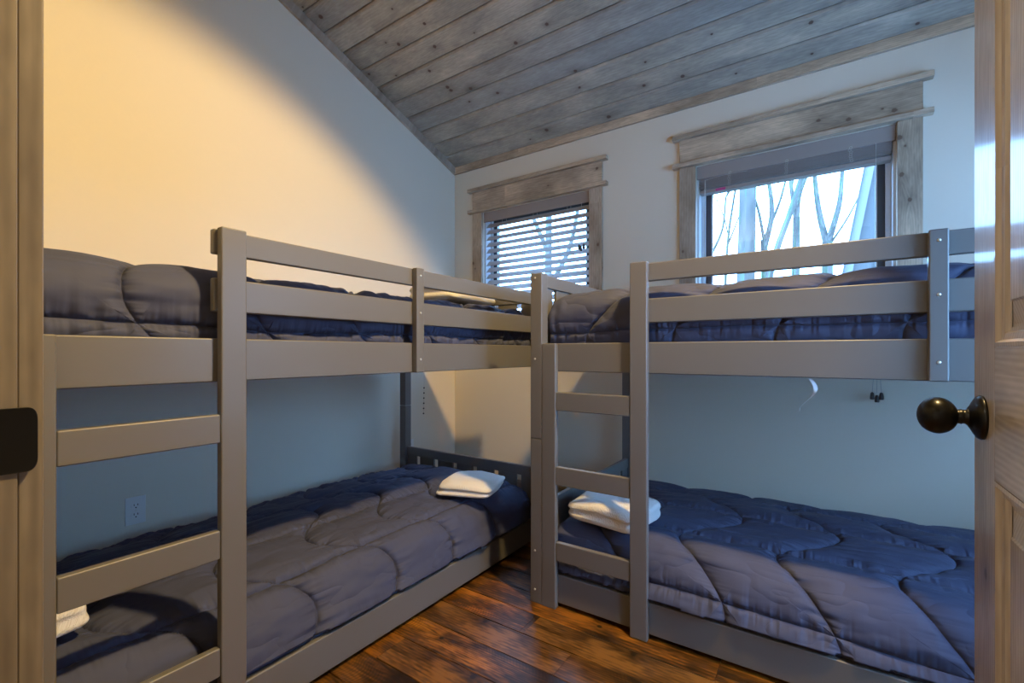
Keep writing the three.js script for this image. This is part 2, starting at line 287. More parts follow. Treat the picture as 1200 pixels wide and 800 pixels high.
{
  const b1 = blind('lowered taupe slatted blind with tilted open slats', W1[0], W1[1] - W1[0], false), w = W1[1] - W1[0];
  const yT = 1.69 - (HEAD - 0.012);
  for (const [k, o] of [[0, -0.0165], [1, 0], [2, 0.0165]]) mesh('pull_cord', tube([[w - 0.06, -0.06, 0.002], [w - 0.06 + o * 0.1, yT / 2, 0.004], [w - 0.06 + o, yT + 0.012, 0.004]], 0.0012, 10, 5), M.cord, b1);
  tasselAt(b1, w - 0.06, yT, 0.004);
  const b2 = blind('raised taupe blind with its slats bunched under the valance', W2[0], W2[1] - W2[0], true), w2 = W2[1] - W2[0];
  const y2 = 0.80 - (HEAD - 0.012);
  for (const o of [-0.0165, 0, 0.0165]) mesh('pull_cord', tube([[w2 - 0.075, -0.06, 0.0], [w2 - 0.075, -0.5, 0.012], [w2 - 0.075, -0.9, 0.06], [w2 - 0.075 + o, y2 + 0.012, 0.045]], 0.0014, 16, 5), M.cord, b2);
  tasselAt(b2, w2 - 0.075, y2, 0.045);
  mesh('tilt_wand', tube([[0.048, -0.075, 0.004], [0.046, -0.3, 0.006], [0.046, -0.62, 0.006]], 0.0028, 10, 6), M.cord, b2);
  mesh('lift_cord', tube([[0.046, -0.078, 0.004], [0.09, -0.07, 0.003], [0.2, -0.066, 0.002], [0.26, -0.068, 0.002]], 0.0014, 10, 5), M.cord, b2);
}

// ---------------------------------------------------------------- doorway: jambs, casing, strike plate, door
{
  const j = structGroup('trim_3', 'stained wood door frame around the doorway', 'door frame');
  const wood = (n, geo, along, dv) => mesh(n, grainUV(geo, along, rr(0, 1.2), dv, 2.1, 0.48), M.jamb, j);
  wood('jamb', box(DOOR_L - 0.019, DOOR_L, 0, DOOR_H, ZS, ZS + 0.12, 0.0015), 'y', 0.05);
  wood('jamb', box(DOOR_R, DOOR_R + 0.019, 0, DOOR_H, ZS, ZS + 0.12, 0.0015), 'y', 0.2);
  wood('jamb', box(DOOR_L - 0.019, DOOR_R + 0.019, DOOR_H, DOOR_H + 0.019, ZS, ZS + 0.12, 0.0015), 'x', 0.2);
  for (const [za, zb] of [[ZS - 0.021, ZS - 0.0005], [ZS + 0.1205, ZS + 0.141]]) {
    wood('casing', box(DOOR_L - 0.096, DOOR_L - 0.006, 0, DOOR_H + 0.02, za, zb, 0.002), 'y', 0.11);
    wood('casing', box(DOOR_R + 0.006, DOOR_R + 0.096, 0, DOOR_H + 0.02, za, zb, 0.002), 'y', 0.3);
    wood('casing', box(DOOR_L - 0.12, DOOR_R + 0.12, DOOR_H + 0.02, DOOR_H + 0.16, za, zb, 0.002), 'x', 0.2);
  }
  wood('door_stop', box(DOOR_L, DOOR_L + 0.01, 0, DOOR_H, ZS + 0.04, ZS + 0.075, 0.002), 'y', 0.3);
  // strike plate with curved lip
  const s = new THREE.Shape(); const h = 0.034, r = 0.009, z0 = -0.05, z1 = 0.0145;
  s.moveTo(z0, -h); s.lineTo(z1 - r, -h); s.quadraticCurveTo(z1, -h, z1, -h + r * 1.6); s.lineTo(z1, h - r * 1.6); s.quadraticCurveTo(z1, h, z1 - r, h); s.lineTo(z0, h); s.closePath();
  const hole = new THREE.Path(); hole.moveTo(-0.04, -0.014); hole.lineTo(-0.02, -0.014); hole.lineTo(-0.02, 0.014); hole.lineTo(-0.04, 0.014); hole.closePath(); s.holes.push(hole);
  const g = new THREE.ExtrudeGeometry(s, { depth: 0.0018, bevelEnabled: true, bevelSize: 0.0006, bevelThickness: 0.0006, bevelSegments: 1, curveSegments: 8 });
  const p = g.attributes.position;   // shape x -> -z (towards the room), shape y -> y, depth -> +x; the lip bends away from the opening
  for (let i = 0; i < p.count; i++) { const a = p.getX(i), y = p.getY(i), d = p.getZ(i); p.setXYZ(i, DOOR_L + 0.0006 + d - 14 * Math.max(0, a - 0.003) ** 2, 0.907 + y, ZS - a); }
  g.computeVertexNormals();
  const sp = mesh('strike_plate', toCreasedNormals(g, 0.6), M.bronze, j); sp.userData.label = 'black strike plate';
  for (const y of [-0.024, 0.024]) mesh('screw', new THREE.SphereGeometry(0.004, 10, 6).scale(0.5, 1, 1).translate(DOOR_L + 0.0024, 0.907 + y, ZS + 0.03), M.bolt, sp);
}
{ // the open door: hall face looks left (-x), free edge away from the camera
  const X0 = 0.195, TH = 0.035, z0 = -0.115, z1 = -1.02, H0 = 0.012, H1 = 2.035, st = 0.105;
  const d = structGroup('door_1', 'grey brown stained wood panel door standing open at the right', 'door');
  const wood = (n, geo, along, dv, parent = d) => mesh(n, grainUV(geo, along, rr(0, 1.2), dv, 2.1, 0.48), M.door, parent);
  const bx = (za, zb, ya, yb) => box(X0, X0 + TH, ya, yb, za, zb, 0.0015);
  wood('stile', bx(z1, z1 + st, H0, H1), 'y', 1.06);
  wood('stile', bx(z0 - st, z0, H0, H1), 'y', 0.3);
  wood('rail', bx(z1 + st, z0 - st, 0.82, 1.008), 'z', -0.82 + 0.01);
  wood('rail', bx(z1 + st, z0 - st, H1 - 0.115, H1), 'z', -1.9);
  wood('rail', bx(z1 + st, z0 - st, H0, 0.23), 'z', 0.1);
  const za = z1 + st, zb = z0 - st;
  for (const [ya, yb] of [[0.23, 0.82], [1.008, H1 - 0.115]]) {   // raised panels set in stepped moulding
    const ogee = [[0, 0.000], [0.006, -0.0005], [0.010, 0.005], [0.018, 0.0065], [0.021, 0.011], [0.026, 0.0115]];   // distance in from the opening's edge, depth below the face
    const raise = [[0.024, 0.0125], [0.03, 0.0125], [0.058, 0.0045], [0.0605, 0.002], [0.063, 0.002]];
    const loop = (prof, n, dv) => {
      const pos = [];
      for (const face of [0, 1]) {
        const P = (a, b, k) => { const q = prof[k]; const xx = face ? X0 + TH - q[1] : X0 + q[1]; return [[xx, ya + q[0], za + q[0]], [xx, ya + q[0], zb - q[0]], [xx, yb - q[0], zb - q[0]], [xx, yb - q[0], za + q[0]]][a]; };
        for (let k = 0; k + 1 < prof.length; k++) for (let s = 0; s < 4; s++) { const A = P(s, 0, k), B = P((s + 1) % 4, 0, k), C = P((s + 1) % 4, 0, k + 1), D = P(s, 0, k + 1); const t = face ? [A, C, B, A, D, C] : [A, B, C, A, C, D]; t.forEach((v) => pos.push(...v)); }
        if (n === 'panel') { const k = prof.length - 1, c = [0, 1, 2, 3].map((s) => P(s, 0, k)); const t = face ? [c[0], c[2], c[1], c[0], c[3], c[2]] : [c[0], c[1], c[2], c[0], c[2], c[3]]; t.forEach((v) => pos.push(...v)); }
      }
      const g = new THREE.BufferGeometry(); g.setAttribute('position', new THREE.Float32BufferAttribute(pos, 3)); g.computeVertexNormals();
      wood(n, g, 'y', dv);
    };
    loop(ogee, 'moulding', 0.98); loop(raise, 'panel', 0.9);
  }
  // knobs: rosette, neck, ball, turned about the x axis, one on each face
  for (const s of [-1, 1]) {
    const k = new THREE.Group(); k.name = 'door_knob'; k.userData.label = 'black round door knob'; d.add(k);
    k.position.set(s < 0 ? X0 : X0 + TH, 0.902, -0.972); k.rotation.z = s < 0 ? Math.PI / 2 : -Math.PI / 2;
    const lathe = (pts, seg = 40) => new THREE.LatheGeometry(pts.map((p) => new THREE.Vector2(...p)), seg);
    mesh('rosette', lathe([[0, 0], [0.033, 0], [0.0335, 0.003], [0.031, 0.007], [0.024, 0.011], [0.0185, 0.0135], [0.014, 0.0165], [0, 0.0165]]), M.bronze, k);
    mesh('neck', lathe([[0, 0.0155], [0.0125, 0.0155], [0.0128, 0.0175], [0.0108, 0.0195], [0.0108, 0.0225], [0.0118, 0.024], [0.0108, 0.026], [0.0105, 0.029]]), M.bronze, k);
    const ball = []; for (let i = 0; i <= 18; i++) { const a = Math.PI * (0.13 + 0.87 * i / 18); ball.push([Math.sin(a) * 0.0285 + 1e-5, 0.051 - Math.cos(a) * 0.0245]); }
    mesh('ball', lathe(ball), M.bronze, k);
  }
}

// ---------------------------------------------------------------- bunk beds
function bunkBed(label, pos, turn, guardAt) {     // local: x 0..2 from the ladder end, front at z = 0, depth to -1.06
  const b = thing('bunk_bed', label, 'bunk bed', pos, turn, 'taupe bunk beds');
  const L = 2.0, D = 1.06, P = 0.052, part = (n, g, parent = b) => mesh(n, g, M.paint, parent);
  const boltG = (r = 0.0045) => new THREE.LatheGeometry([[0, 0.003], [r * 0.35, 0.003], [r * 0.4, 0.0018], [r * 0.5, 0.003], [r * 0.9, 0.002], [r, 0]].map((p) => new THREE.Vector2(...p)), 12).rotateX(Math.PI / 2);
  const bolt = (parent, x, y, z) => mesh('bolt', boltG().translate(x, y, z), M.bolt, parent);
  const e = 0.004;
  for (const [x, front, back] of [[0, -0.001, 0], [L - P, -0.001, 0]]) for (const rear of [0, 1]) {
    const z1 = rear ? -D + P : -0.001, z0 = z1 - P;
    const lo = part('lower_post', box(x, x + P, 0, 0.6555, z0, z1, e)), up = part('upper_post', box(x, x + P, 0.657, 1.318, z0, z1, e));
    if (!rear) { for (const y of [0.21, 0.055]) bolt(lo, x + P * 0.42, y, z1); for (const y of [0.975, 1.298]) bolt(up, x + P * 0.42, y, z1); }
  }
  const F0 = -0.047, F1 = -0.026, R0 = -D + 0.012, R1 = -D + 0.034;
  for (const [y0, y1] of [[0.016, 0.128], [0.926, 1.036]]) { part('side_rail', box(P, L - P, y0, y1, F0, F1, e)); part('side_rail', box(P, L - P, y0, y1, R0, R1, e)); }
  // guard rails, in front from the inner ladder post, behind over the whole length
  for (const [y0, y1] of [[1.104, 1.189], [1.25, 1.313]]) { part('guard_rail', box(0.404, L - P, y0, y1, F0, F1, e)); part('guard_rail', box(P, L - P, y0, y1, R0, R1, e)); }
  const gp = part('guard_post', box(guardAt, guardAt + 0.039, 0.926, 1.314, F1 + 0.0005, 0, e));
  for (const y of [0.975, 1.147, 1.285]) bolt(gp, guardAt + 0.0195, y, 0);
  const gr = part('guard_post', box(guardAt, guardAt + 0.039, 0.926, 1.314, R0 - 0.0125, R0 - 0.0005, e));
  // ladder
  part('ladder_post', box(0.0525, 0.114, 0, 1.036, F1 + 0.0005, 0, e));
  const lp = part('ladder_post', box(0.411, 0.473, 0, 1.316, F1 + 0.0005, 0, e));
  for (const y of [0.846, 0.556, 0.263]) part('rung', box(0.114, 0.411, y - 0.072, y, -0.024, -0.003, e));
  // ends: rails with flat boards between
  for (const x of [0.016, L - 0.038]) {
    for (const [lo, hi] of [[0.128, 0.39], [1.036, 1.317]]) {
      part('end_rail', box(x, x + 0.022, hi - 0.053, hi, -D + P, -P - 0.001, e));
      part('end_rail', box(x, x + 0.022, lo - 0.112, lo, -D + P, -P - 0.001, e));
      const gaps = [0, 1, 2, 3, 4, 5].map((k) => 0.14 + k * 0.154), edge = [P + 0.001]; gaps.forEach((g) => edge.push(g - 0.016, g + 0.016)); edge.push(D - P - 0.001);
      for (let k = 0; k < edge.length; k += 2) part('end_board', box(x + 0.005, x + 0.017, lo - 0.001, hi - 0.052, -edge[k + 1], -edge[k], 0.002));
    }
  }
  // slats that carry the mattresses
  for (const y of [0.07, 0.96]) {
    for (const z of [F0 - 0.026, R1 + 0.026]) mesh('cleat', box(P + 0.01, L - P - 0.01, y - 0.03, y, z - 0.02, z + 0.02, 0), M.paint, b);
    for (let k = 0; k < 12; k++) { const x = 0.12 + k * 0.152; mesh('slat', box(x, x + 0.07, y, y + 0.018, -D + 0.042, -0.054, 0.002), M.slat, b); }
  }
  return b;
}
const RIGHT = [-0.983, 0, -1.573], LEFT = [-1.245, 0, -0.13], TURN = Math.PI / 2;
bunkBed('taupe wooden bunk bed under the window with bare trees, beside the open door', RIGHT, 0, 1.2);
bunkBed('taupe wooden bunk bed along the left wall, near the door frame', LEFT, TURN, 1.075);

// ---------------------------------------------------------------- quilted comforters
function fold(s, a, b, R, ra = R) {      // flat coordinate s over a top from a to b: returns [position, drop, outward slope]
  const one = (e, r) => e <= 0 ? [e, 0] : e < r * Math.PI / 2 ? [r * Math.sin(e / r), r * (1 - Math.cos(e / r))] : [r, r + e - r * Math.PI / 2];
  if (s > b) { const q = one(s - b, R); return [b + q[0], q[1]]; }
  if (s < a) { const q = one(a - s, ra); return [a - q[0], q[1]]; }
  return [s, 0];
}
function comforter(label, pos, turn, o) {
  const step = 0.0052, [x0, x1] = o.x, [z0, z1] = o.z, R = o.R, seed = o.seed;
  const s0 = z0 - o.dropFront, s1 = z1 + o.dropBack, u0 = x0 - o.dropEnd, u1 = x1 + o.dropEnd;
  const nx = Math.round((u1 - u0) / step), ns = Math.round((s1 - s0) / step), P = new Float32Array((nx + 1) * (ns + 1) * 3), uv = new Float32Array((nx + 1) * (ns + 1) * 2);
  const base = (u, s) => {                     // s: 0 at the front edge, growing to the wall
    const a = fold(u, x0, x1, R), c = fold(s, z0, z1, R), fl = c[1] > 0 && s < z0 ? o.flare * Math.max(0, c[1] - R * 0.4) : 0;
    const drop = Math.pow(Math.pow(a[1], 4) + Math.pow(c[1], 4), 0.25), mid = (s - z0) / (z1 - z0), mu = (u - x0) / (x1 - x0);
    const crown = o.crown * (1 - Math.pow(2 * clamp(mid) - 1, 2)) * (0.7 + 0.3 * Math.sin(Math.PI * clamp(mu))) - (o.backLow ?? 0) * smooth(mid, 0.55, 1.0);
    return [a[0], o.top + crown - drop, -(c[0] - fl)];
  };
  const pitchA = 0.265, pitchB = 0.31, ampB = 0.085, lam = 0.53;
  const seams = (u, s) => {
    const wob = (fbm(u * 3 + seed, s * 3, 2) - 0.5) * 0.05, sA = s - z0 + o.seam + wob * 0.5;
    const dA = Math.abs(sA - Math.round(sA / pitchA) * pitchA);
    const ph = 2 * Math.PI * s / lam + seed, cB = u + wob - ampB * Math.sin(ph), kB = Math.round(cB / pitchB), dB = Math.abs(cB - kB * pitchB) / Math.sqrt(1 + (ampB * 2 * Math.PI / lam * Math.cos(ph)) ** 2);
    return [dA, dB, Math.round(sA / pitchA), kB];
  };
  // fine relief: stitched grooves, puckers beside them, soft creases
  const TW = 1536, TH = 1024;
  const relief = texture(TW, TH, (px, py) => {
    const u = u0 + (u1 - u0) * px / TW, s = s0 + (s1 - s0) * py / TH, [dA, dB, kA, kB] = seams(u, s), d = Math.min(dA, dB);
    const pk = dA < dB ? fbm(u * 75, kA * 5.7 + dA * 8 + seed, 2) : fbm(s * 75, kB * 5.7 + dB * 8 + seed, 2);
    const crease = Math.abs(fbm(u * 6 + 1.6 * fbm(u * 3, s * 3 + seed, 2), s * 17 + seed, 3) - 0.5) * 2, c2 = fbm(u * 21 + seed, s * 9, 2);
    const h = 0.36 * (1 - Math.exp(-d / 0.0032)) + 0.9 * (pk - 0.5) * Math.exp(-d / 0.022) * (1 - Math.exp(-d / 0.004)) + 0.34 * Math.pow(crease, 0.7) + 0.22 * (c2 - 0.5);
    const c = 255 * clamp(0.12 + h); return [c, c, c];
  }, false);
  relief.wrapS = relief.wrapT = THREE.ClampToEdgeWrapping;
  const cloth = M.quilt.clone(); cloth.bumpMap = relief; cloth.bumpScale = 0.017;
  const disp = (u, s) => {
    const [dA, dB, kA, kB] = seams(u, s), sA = kA * pitchA;
    const d = Math.min(dA, dB), e = clamp(d / 0.085), puff = 0.009 * (1 - Math.exp(-d / 0.007)) + 0.012 * (1 - (1 - e) * (1 - e));
    // pleats that run away from the seams
    const pA = (fbm(u * 40 + seed * 3, Math.round(sA / pitchA) * 7.3, 2) - 0.5) * Math.exp(-dA / 0.035) * (1 - Math.exp(-dA / 0.006)), pB = (fbm(s * 44 + kB * 9.1, seed * 5, 2) - 0.5) * Math.exp(-dB / 0.032) * (1 - Math.exp(-dB / 0.006));
    const drag = fbm(u * 4 + seed + 2 * fbm(u * 2, s * 2 + seed, 2), s * 11 + 1.5 * fbm(u * 3, s * 3, 2), 3) - 0.5, lump = fbm(u * 2.2 + seed * 2, s * 2.6, 3) - 0.5;
    const ruff = (o.ruffle ? o.ruffle(u, s) : 0);
    return puff + 0.022 * (pA + pB) + 0.016 * drag + 0.03 * lump + ruff;
  };
  for (let j = 0; j <= ns; j++) for (let i = 0; i <= nx; i++) {
    const u = u0 + (u1 - u0) * i / nx, s = s0 + (s1 - s0) * j / ns, h = 0.004, p = base(u, s), q = base(u + h, s), r = base(u, s + h), q2 = base(u - h, s), r2 = base(u, s - h);
    const ax = q[0] - q2[0], ay = q[1] - q2[1], az = q[2] - q2[2], bx = r[0] - r2[0], by = r[1] - r2[1], bz = r[2] - r2[2];
    let n0 = ay * bz - az * by, n1 = az * bx - ax * bz, n2 = ax * by - ay * bx; const l = Math.hypot(n0, n1, n2) || 1; n0 /= l; n1 /= l; n2 /= l;
    const edge = Math.min(smooth(s - s0, 0, 0.07), smooth(s1 - s, 0, 0.07), smooth(u - u0, 0, 0.07), smooth(u1 - u, 0, 0.07));
    const D = disp(u, s) * mix(0.25, 1, edge), k = (j * (nx + 1) + i) * 3;
    let X = p[0] + n0 * D, Y = p[1] + n1 * D, Z = p[2] + n2 * D;
    if (o.clampZ !== undefined && Y < o.clampY) Z = Math.min(Z, o.clampZ);
    if (o.clampX) X = clamp(X, o.clampX[0], o.clampX[1]);
    if (o.clampBack !== undefined) Z = Math.max(Z, o.clampBack);
    P[k] = X; P[k + 1] = Math.max(Y, o.floor); P[k + 2] = Z;
    uv[k / 3 * 2] = i / nx; uv[k / 3 * 2 + 1] = j / ns;
  }
  const idx = new Uint32Array(nx * ns * 6); let w = 0;
  for (let j = 0; j < ns; j++) for (let i = 0; i < nx; i++) { const a = j * (nx + 1) + i, b = a + 1, c = a + nx + 1, d = c + 1; idx[w++] = a; idx[w++] = b; idx[w++] = d; idx[w++] = a; idx[w++] = d; idx[w++] = c; }
  const g = new THREE.BufferGeometry(); g.setAttribute('position', new THREE.BufferAttribute(P, 3)); g.setAttribute('uv', new THREE.BufferAttribute(uv, 2)); g.setIndex(new THREE.BufferAttribute(idx, 1)); g.computeVertexNormals();
  const m = mesh('comforter', g, cloth); m.position.set(...pos); m.rotation.y = turn;
  return tag(m, label, 'comforter', 'navy grey quilted comforters');
}
const lower = { seam: 0.01, x: [0.13, 1.87], R: 0.07, z: [0.155, 0.93], dropFront: 0.265, dropBack: 0.2, dropEnd: 0.24, flare: 0.38, top: 0.298, crown: 0.022, floor: 0.09, clampZ: -0.05, clampY: 0.14, clampX: [0.045, 1.955], clampBack: -1.02, backLow: 0.02 };
const upper = { seam: 0.185, x: [0.13, 1.87], R: 0.08, z: [0.158, 0.93], dropFront: 0.25, dropBack: 0.25, dropEnd: 0.25, flare: 0.0, top: 1.222, crown: 0.03, floor: 0.98, clampZ: -0.05, clampY: 2, clampX: [0.045, 1.955], clampBack: -1.02 };
comforter('navy grey quilted comforter on the lower bunk along the left wall', LEFT, TURN, { ...lower, seed: 1.3, ruffle: (u, s) => 0.03 * smooth(s, 0.72, 0.95) * (fbm(u * 14, s * 10, 3) - 0.45) });
comforter('navy grey quilted comforter on the upper bunk along the left wall', LEFT, TURN, { ...upper, seed: 4.1, top: 1.205, ruffle: (u, s) => 0.035 * smooth(u, 0.5, 1.1) * (fbm(u * 22, s * 3, 3) - 0.5) });
comforter('dark navy quilted comforter on the lower bunk beside the door', RIGHT, 0, { ...lower, seed: 2.2, seam: 0.16 });
comforter('navy grey quilted comforter on the upper bunk under the tree window', RIGHT, 0, { ...upper, seed: 5.6 });

// ---------------------------------------------------------------- folded towels
function towel(label, pos, turn, w, d, h, seed) {
  const N = 48, Mv = 40, pos3 = [], uv = [], idx = [];
  for (let j = 0; j <= Mv; j++) for (let i = 0; i <= N; i++) {
    const th = 2 * Math.PI * i / N, ph = Math.PI * (j / Mv - 0.5), c = Math.cos(th), s = Math.sin(th), pw = (v, e) => Math.sign(v) * Math.pow(Math.abs(v), e);
    const rad = Math.pow(Math.cos(ph), 0.2), y = pw(Math.sin(ph), 0.42);
    let x = pw(c, 0.28) * rad * w / 2, z = pw(s, 0.28) * rad * d / 2, yy = y * h / 2 + h / 2;
    const side = smooth(rad, 0.9, 1), open = smooth(z / d, 0.1, 0.45);           // folded edges on the +z side and the right
    const layer = Math.pow(Math.abs(Math.cos(yy / h * Math.PI * 2)), 6) * (yy > h * 0.12 && yy < h * 0.88 ? 1 : 0);
    z -= open * side * layer * 0.012; x -= Math.sign(x) * side * layer * 0.004;
    const n = fbm(x * 14 + seed, z * 14, 3) - 0.5; yy += n * 0.022 * (yy / h); x += (fbm(z * 9 + seed, yy * 20, 2) - 0.5) * 0.02; z += (fbm(x * 9, yy * 20 + seed, 2) - 0.5) * 0.02;
    yy *= 1 - 0.25 * smooth(Math.hypot(x / w, z / d), 0.35, 0.7);
    pos3.push(x, Math.max(0, yy), z); uv.push(x * 5 + yy * 3, z * 5 + yy * 3);
  }
  for (let j = 0; j < Mv; j++) for (let i = 0; i < N; i++) { const a = j * (N + 1) + i, b = a + 1, c = a + N + 1, e = c + 1; idx.push(a, c, b, b, c, e); }
  const g = new THREE.BufferGeometry(); g.setAttribute('position', new THREE.Float32BufferAttribute(pos3, 3)); g.setAttribute('uv', new THREE.Float32BufferAttribute(uv, 2)); g.setIndex(idx); g.computeVertexNormals();
  const m = mesh('folded_towel', g, M.towel); m.position.set(...pos); m.rotation.y = turn;
  return tag(m, label, 'towel', 'folded white towels on the bunks');
}
towel('folded white towel at the far end of the left lower bunk', [-1.42, 0.337, -1.74], 0.35, 0.27, 0.29, 0.06, 3);
towel('folded white towel behind the ladder on the right lower bunk', [-0.70, 0.337, -1.76], -0.12, 0.30, 0.27, 0.085, 8);
towel('corner of a folded white towel at the near end of the left lower bunk', [-1.53, 0.35, -0.235], 0.15, 0.2, 0.19, 0.07, 12);
towel('folded white towel on the far end of the left upper bunk', [-1.64, 1.26, -1.86], 0.1, 0.3, 0.44, 0.1, 17);

// ---------------------------------------------------------------- small things
function outlet(label, pos, turn) {
  const g = thing('wall_outlet', label, 'outlet', pos, turn), w = 0.07, h = 0.115;      // local: z out of the wall
  mesh('cover_plate', new RoundedBoxGeometry(w, h, 0.006, 2, 0.0025).translate(0, 0, 0.003), M.plastic, g);
  for (const y of [-0.0195, 0.0195]) {
    const f = mesh('socket', new THREE.CylinderGeometry(0.017, 0.017, 0.004, 24).rotateX(Math.PI / 2).scale(1, 0.82, 1).translate(0, y, 0.0065), M.plastic, g);
    for (const x of [-0.0063, 0.0063]) mesh('slot', box(x - 0.0012, x + 0.0012, y + 0.001, y + 0.009, 0.0083, 0.0089, 0), M.slot, f);
    mesh('slot', new THREE.CylinderGeometry(0.0026, 0.0026, 0.0006, 10).rotateX(Math.PI / 2).translate(0, y - 0.0065, 0.0086), M.slot, f);
  }
  mesh('screw', new THREE.CylinderGeometry(0.0028, 0.0028, 0.002, 10).rotateX(Math.PI / 2).translate(0, 0, 0.0068), M.bolt, g);
  return g;
}
outlet('white wall outlet above the left lower bunk by its ladder', [XL, 0.335, -0.712], Math.PI / 2);
outlet('white wall outlet half hidden behind the far post of the left bunk', [XL, 0.335, -2.262], Math.PI / 2);
{
  const pts = []; for (let i = 0; i <= 90; i++) { const k = i / 90, a = k * 7 * 2 * Math.PI; pts.push([XL + 0.016 + 0.007 * Math.cos(a), 0.395 + k * 0.17, -2.232 + 0.012 * Math.sin(a) - 0.006 * k]); }
  tag(mesh('coiled_cord', tube(pts, 0.0022, 260, 6), M.plastic), 'thin white coiled cord hanging beside the far post of the left bunk', 'cord');
  const c = thing('bead_chain', 'dark bead chain hanging on the wall past the left bunk', 'chain', [XL + 0.006, 0, -2.398]);
  for (let k = 0; k < 6; k++) mesh('bead', new THREE.SphereGeometry(0.0055, 10, 8).translate(0, 0.745 - k * 0.037, k * 0.001), M.tassel, c);
  mesh('string', tube([[0, 0.93, 0], [0, 0.75, 0], [0, 0.555, 0.006]], 0.0009, 8, 4), M.cord, c);
}
{ // torn mattress tag below the right upper bunk
  const n = 14, pos = [], idx = [];
  for (let i = 0; i <= n; i++) { const k = i / n, w = 0.011 * (k < 0.45 ? 0.75 + 0.6 * k : Math.max(0.06, 1.5 - 2.4 * (k - 0.1) * (k > 0.6 ? 1.0 : 0.8))), cx = 0.006 * Math.sin(k * 5) + 0.022 * smooth(k, 0, 0.45) - 0.03 * smooth(k, 0.5, 1), y = -0.12 * k; for (const [s, z] of [[-1, 0], [1, 0], [1, -0.0008], [-1, -0.0008]]) pos.push(cx + s * w * 0.5, y, z + 0.004 * Math.sin(k * 9 + s)); }
  for (let i = 0; i < n; i++) for (let s = 0; s < 4; s++) { const a = i * 4 + s, b = i * 4 + (s + 1) % 4, c = a + 4, d = b + 4; idx.push(a, b, d, a, d, c); }
  const g = new THREE.BufferGeometry(); g.setAttribute('position', new THREE.Float32BufferAttribute(pos, 3)); g.setIndex(idx); g.computeVertexNormals();
  const m = mesh('mattress_tag', g, M.paper); m.position.set(-0.052, 0.945, -1.63); tag(m, 'torn white mattress tag hanging below the right upper bunk', 'tag');
}

// ---------------------------------------------------------------- lamps
function lampParts(g, tint, candela, softness, angle, penumbra, y) {     // lens and light look down the group's -y
  const L = (p, s = 40) => new THREE.LatheGeometry(p.map((q) => new THREE.Vector2(...q)), s);
  const head = new THREE.Group(); head.name = 'lamp_head'; g.add(head);
  mesh('housing', L([[0.012, y + 0.125], [0.046, y + 0.12], [0.055, y + 0.1], [0.058, y], [0.054, y - 0.002], [0.054, y + 0.006], [0, y + 0.006]]), M.plastic, head);
  const lens = M.lens.clone(); lens.emissive = tint;
  mesh('lamp_lens', L([[0, y + 0.0015], [0.053, y + 0.0015], [0.053, y + 0.005], [0, y + 0.005]]), lens, head);
  const s = new THREE.SpotLight(tint, candela, 0, angle, penumbra, 2); s.name = 'lamp_light'; s.position.set(0, y - 0.012, 0); s.castShadow = true; s.shadow.radius = softness; s.shadow.mapSize.set(2048, 2048);
  head.add(s); s.target.name = 'lamp_aim'; s.target.position.set(0, y - 1, 0); head.add(s.target);
  return head;
}
{ // swivel spot on the sloped ceiling, turned to the left wall and the left bunk
  const z = -1.2, y = ceilY(z), roll = 37 * Math.PI / 180, tilt = 14 * Math.PI / 180;
  const g = thing('ceiling_spotlight', 'white swivel spotlight on the sloped ceiling aimed at the left wall', 'ceiling light', [0.24, y - 0.004, z]);
  const plate = mesh('canopy', new THREE.CylinderGeometry(0.06, 0.062, 0.02, 40).translate(0, -0.008, 0), M.plastic, g); plate.rotation.x = -Math.atan(SLOPE);
  mesh('stem', new THREE.CylinderGeometry(0.009, 0.009, 0.07, 16).translate(0, -0.04, 0.006), M.plastic, g);
  const head = lampParts(g, WARM, LAMP_CANDELA, 3.0, 48 * Math.PI / 180, 0.16, -0.1);
  head.position.set(0, -0.06, 0.008);
  head.quaternion.setFromUnitVectors(new THREE.Vector3(0, -1, 0), new THREE.Vector3(-Math.sin(roll), -Math.cos(roll) * Math.cos(tilt), Math.cos(roll) * Math.sin(tilt)));
}
{
  const g = thing('ceiling_spotlight', 'white ceiling spotlight in the hall outside the door', 'ceiling light', [-1.2, 2.5, 0.5]);
  mesh('canopy', new THREE.CylinderGeometry(0.06, 0.062, 0.02, 40).translate(0, -0.0105, 0), M.plastic, g);
  lampParts(g, HALL_WHITE, HALL_CANDELA, 3.0, 80 * Math.PI / 180, 0.3, -0.145);
}

